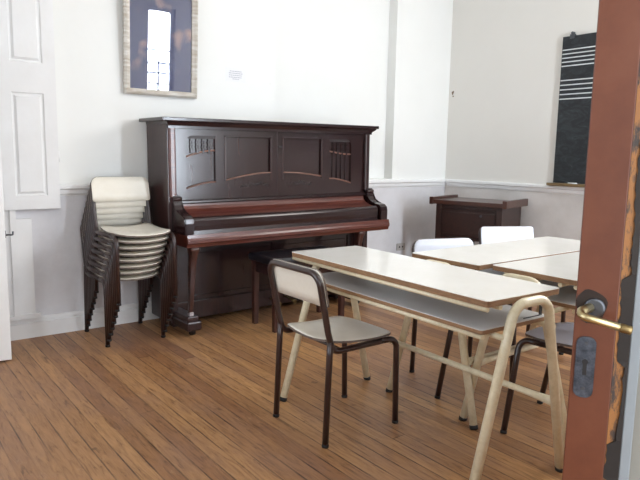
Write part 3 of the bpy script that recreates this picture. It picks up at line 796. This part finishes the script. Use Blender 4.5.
# shelf, fallboard and key slip: one section each
bm = new_bm(); add_prism(bm, [(0.02, 0.885), (0.02, 0.905), (-0.065, 0.907), (-0.078, 0.900), (-0.080, 0.888), (-0.072, 0.880)], 0.030, PWD-0.062, 'X', smooth=False); pobj('music_shelf', bm, M_MAHOG)
bm = new_bm(); add_prism(bm, [(0.02, 0.72), (0.02, 0.882), (-0.066, 0.880), (-0.068, 0.865), (-0.08, 0.845), (-0.11, 0.827), (-0.15, 0.812), (-0.205, 0.802), (-0.205, 0.72)], 0.040, PWD-0.075, 'X'); pobj('fallboard', bm, M_MAHOG_RED)
bm = new_bm(); add_prism(bm, [(-0.19, 0.70)] + [(-0.222-0.030*math.cos(R(a)), 0.775+0.030*math.sin(R(a))) for a in (90, 70, 50, 30, 10)][::1] + [(-0.250, 0.745), (-0.246, 0.715), (-0.252, 0.69), (-0.19, 0.69)], 0.040, PWD-0.075, 'X'); pobj('key_lid_front', bm, M_MAHOG)
bm = new_bm(); add_prism(bm, [(0.03, 0.605), (0.03, 0.69), (-0.20, 0.69), (-0.262, 0.69), (-0.266, 0.668), (-0.272, 0.655), (-0.272, 0.635), (-0.262, 0.626), (-0.255, 0.605)], -0.012, PWD+0.045, 'X'); pobj('key_bed', bm, M_MAHOG_RED)
# cheeks with scroll profile
for x0, x1 in ((-0.022, 0.045), (PWD-0.045, PWD+0.035)):
    prof = [(0.02, 0.69), (0.02, 0.945), (-0.066, 0.940), (-0.076, 0.905), (-0.086, 0.875), (-0.105, 0.848), (-0.138, 0.830), (-0.180, 0.822), (-0.225, 0.815), (-0.250, 0.795), (-0.258, 0.765), (-0.256, 0.69)]
    bm = new_bm(); add_prism(bm, prof, x0, x1, 'X'); bmesh.ops.bevel(bm, geom=[e for e in bm.edges if abs(e.verts[0].co.x-e.verts[1].co.x) < 1e-6], offset=0.006, segments=2, affect='EDGES'); pobj('cheek', bm, M_MAHOG)
    bm = new_bm(); add_tube(bm, [(x0+0.004, -0.070, 0.915), (x1-0.004, -0.070, 0.915)], 0.015, 12); pobj('scroll', bm, M_MAHOG_V)
# lower front
bm = new_bm(); y0 = 0.045
for a, b, c, d in ((0.045, 0.06, 0.14, 0.605), (PWD-0.14, 0.06, PWD-0.045, 0.605), (0.14, 0.06, PWD-0.14, 0.20), (0.14, 0.54, PWD-0.14, 0.605), (0.86, 0.20, 0.94, 0.54)):
    add_box(bm, a, y0, b, c, y0+0.02, d)
lf = pobj('lower_front', bm, M_MAHOG)
for x0, x1 in ((0.14, 0.86), (0.94, PWD-0.14)):
    bm = new_bm(); add_box(bm, x0, y0+0.012, 0.20, x1, y0+0.018, 0.54); add_box(bm, x0+0.03, y0+0.006, 0.23, x1-0.03, y0+0.013, 0.51, bevel=0.003); pobj('panel', bm, M_MAHOG_PAN, lf)
bm = new_bm(); add_box(bm, 0.03, y0-0.015, 0.035, PWD-0.03, y0+0.04, 0.165, bevel=0.004); pobj('bottom_rail', bm, M_MAHOG_V)
# pedals
for k in (-1, 1):
    bm = new_bm(); add_tube(bm, [(0.9+k*0.07, y0+0.0, 0.095), (0.9+k*0.07, -0.06, 0.085), (0.9+k*0.075, -0.11, 0.075)], 0.008, 8, rads=[0.007, 0.009, 0.018]); pobj('pedal', bm, M_BRASSDULL)
# legs: slim cabriole on toe blocks with casters
for xc in (0.045, PWD-0.25):
    bm = new_bm()
    zs = [0.605, 0.585, 0.55, 0.50, 0.44, 0.36, 0.28, 0.21, 0.165, 0.155]
    off = [0.0, 0.0, 0.004, 0.007, 0.006, 0.0, -0.005, -0.004, 0.002, 0.002]
    wd = [0.040, 0.040, 0.030, 0.027, 0.025, 0.022, 0.019, 0.017, 0.018, 0.020]
    rings = []
    for z, o, w in zip(zs, off, wd):
        cy = -0.225 + o*1.6; xx = xc + 0.004 - 0.030*(0.5-0.5*math.cos(math.pi*min(1, (0.605-z)/0.40)))
        pr = round_rect(xx-w*0.8, cy-w, xx+w*0.8, cy+w, w*0.3, 2); rings.append([bm.verts.new((a, b, z)) for a, b in pr])
    for a, b in zip(rings, rings[1:]):
        n = len(a)
        for i in range(n): bm.faces.new((a[i], a[(i+1) % n], b[(i+1) % n], b[i])).smooth = True
    bm.faces.new(rings[0]); bm.faces.new(rings[-1][::-1]); lg = pobj('leg', bm, M_MAHOG_LEG)
    bm = new_bm(); add_box(bm, xc-0.041, -0.225-0.020, 0.135, xc-0.011, -0.225+0.018, 0.163, bevel=0.003); pobj('ferrule', bm, base('pale_ferrule', srgb(170, 160, 160), 0.5), lg)
    bm = new_bm(); add_box(bm, xc-0.078, -0.285, 0.040, xc+0.030, 0.04, 0.108, bevel=0.014); add_box(bm, xc-0.066, -0.262, 0.100, xc+0.018, 0.03, 0.137, bevel=0.008); tb = pobj('toe_block', bm, M_MAHOG_V)
    for cy in (-0.225,):
        bm = new_bm(); add_tube(bm, [(xc-0.032, cy, 0.024), (xc-0.002, cy, 0.024)], 0.024, 14); add_box(bm, xc-0.036, cy-0.016, 0.02, xc-0.032, cy+0.016, 0.05); add_box(bm, xc-0.002, cy-0.016, 0.02, xc+0.002, cy+0.016, 0.05); pobj('caster', bm, M_IRON, tb)
    bm = new_bm(); add_box(bm, xc-0.04, 0.02, 0.0, xc+0.03, D-0.02, 0.052); pobj('rear_foot', bm, M_MAHOG_V)

# piano bench under the keyboard
bn = thing('piano_bench', 'dark wooden bench with black padded top pushed under the piano keyboard', 'bench', (2.605, 3.645, 0))
for x in (-0.315, 0.275):
    for y in (-0.135, 0.135):
        bm = new_bm(); s = 0.021
        r0 = [bm.verts.new((x+a*s*0.8+0.02, y+b*s*0.8, 0)) for a, b in ((-1, -1), (1, -1), (1, 1), (-1, 1))]; r1 = [bm.verts.new((x+a*s+0.02, y+b*s, 0.47)) for a, b in ((-1, -1), (1, -1), (1, 1), (-1, 1))]
        for i in range(4): bm.faces.new((r0[i], r0[(i+1) % 4], r1[(i+1) % 4], r1[i]))
        bm.faces.new(r0[::-1]); bm.faces.new(r1); obj('leg', bm, M_MAHOG_LEG, bn)
for y in (-0.145, 0.145):
    bm = new_bm(); add_box(bm, -0.29, y-0.01, 0.39, 0.29, y+0.01, 0.47); obj('apron', bm, M_MAHOG, bn)
for x in (-0.295, 0.295):
    bm = new_bm(); add_box(bm, x-0.01, -0.13, 0.39, x+0.01, 0.13, 0.47); obj('apron', bm, M_MAHOG, bn)
bm = new_bm(); add_box(bm, -0.335, -0.18, 0.47, 0.335, 0.18, 0.525, bevel=0.018, seg=3); obj('seat', bm, M_BENCHTOP, bn)

# ---------------------------------------------------------------- cabinet in the corner
cb = thing('low_cabinet', 'dark brown wooden cabinet with raised side lips on top, standing by the far corner', 'cabinet', (4.555, 3.585, 0), R(14.8))
# local x = depth (front is -x), y = width
def cobj(n, bm, m=M_CAB, p=None): return obj(n, bm, m, p or cb)
bm = new_bm(); add_box(bm, -0.262, -0.355, 0.812, 0.245, 0.355, 0.848, bevel=0.004); tp = cobj('top', bm, M_CABTOP)
for y0, y1 in ((-0.362, -0.325), (0.325, 0.362)):
    bm = new_bm(); add_box(bm, -0.268, y0, 0.806, 0.248, y1, 0.872, bevel=0.004); cobj('side_lip', bm, M_CABTOP, tp)
bm = new_bm()
add_box(bm, -0.225, -0.31, 0.50, 0.225, -0.285, 0.812); add_box(bm, -0.225, 0.285, 0.50, 0.225, 0.31, 0.812)
add_box(bm, 0.205, -0.285, 0.50, 0.225, 0.285, 0.812); add_box(bm, -0.225, -0.285, 0.50, 0.205, 0.285, 0.52); add_box(bm, -0.225, -0.285, 0.775, 0.205, 0.285, 0.812)
cobj('body', bm)
bm = new_bm(); add_box(bm, -0.215, -0.28, 0.525, -0.20, 0.28, 0.77); add_box(bm, -0.222, -0.25, 0.55, -0.212, 0.25, 0.745, bevel=0.003); fr = cobj('front_panel', bm, M_CAB)
bm = new_bm(); add_tube(bm, [(-0.222, -0.12, 0.725), (-0.226, -0.12, 0.725)], 0.012, 12); cobj('lock', bm, M_STEEL, fr)
for x in (-0.205, 0.205):
    for y in (-0.285, 0.285):
        bm = new_bm(); add_box(bm, x-0.022, y-0.026, 0.0, x+0.022, y+0.026, 0.812 if True else 0.5, bevel=0.003); cobj('leg', bm)
bm = new_bm(); add_box(bm, -0.225, -0.06, 0.0, -0.185, 0.0, 0.50, bevel=0.003); cobj('leg', bm)
bm = new_bm(); add_box(bm, -0.212, -0.262, 0.12, -0.198, 0.262, 0.16); cobj('stretcher', bm)
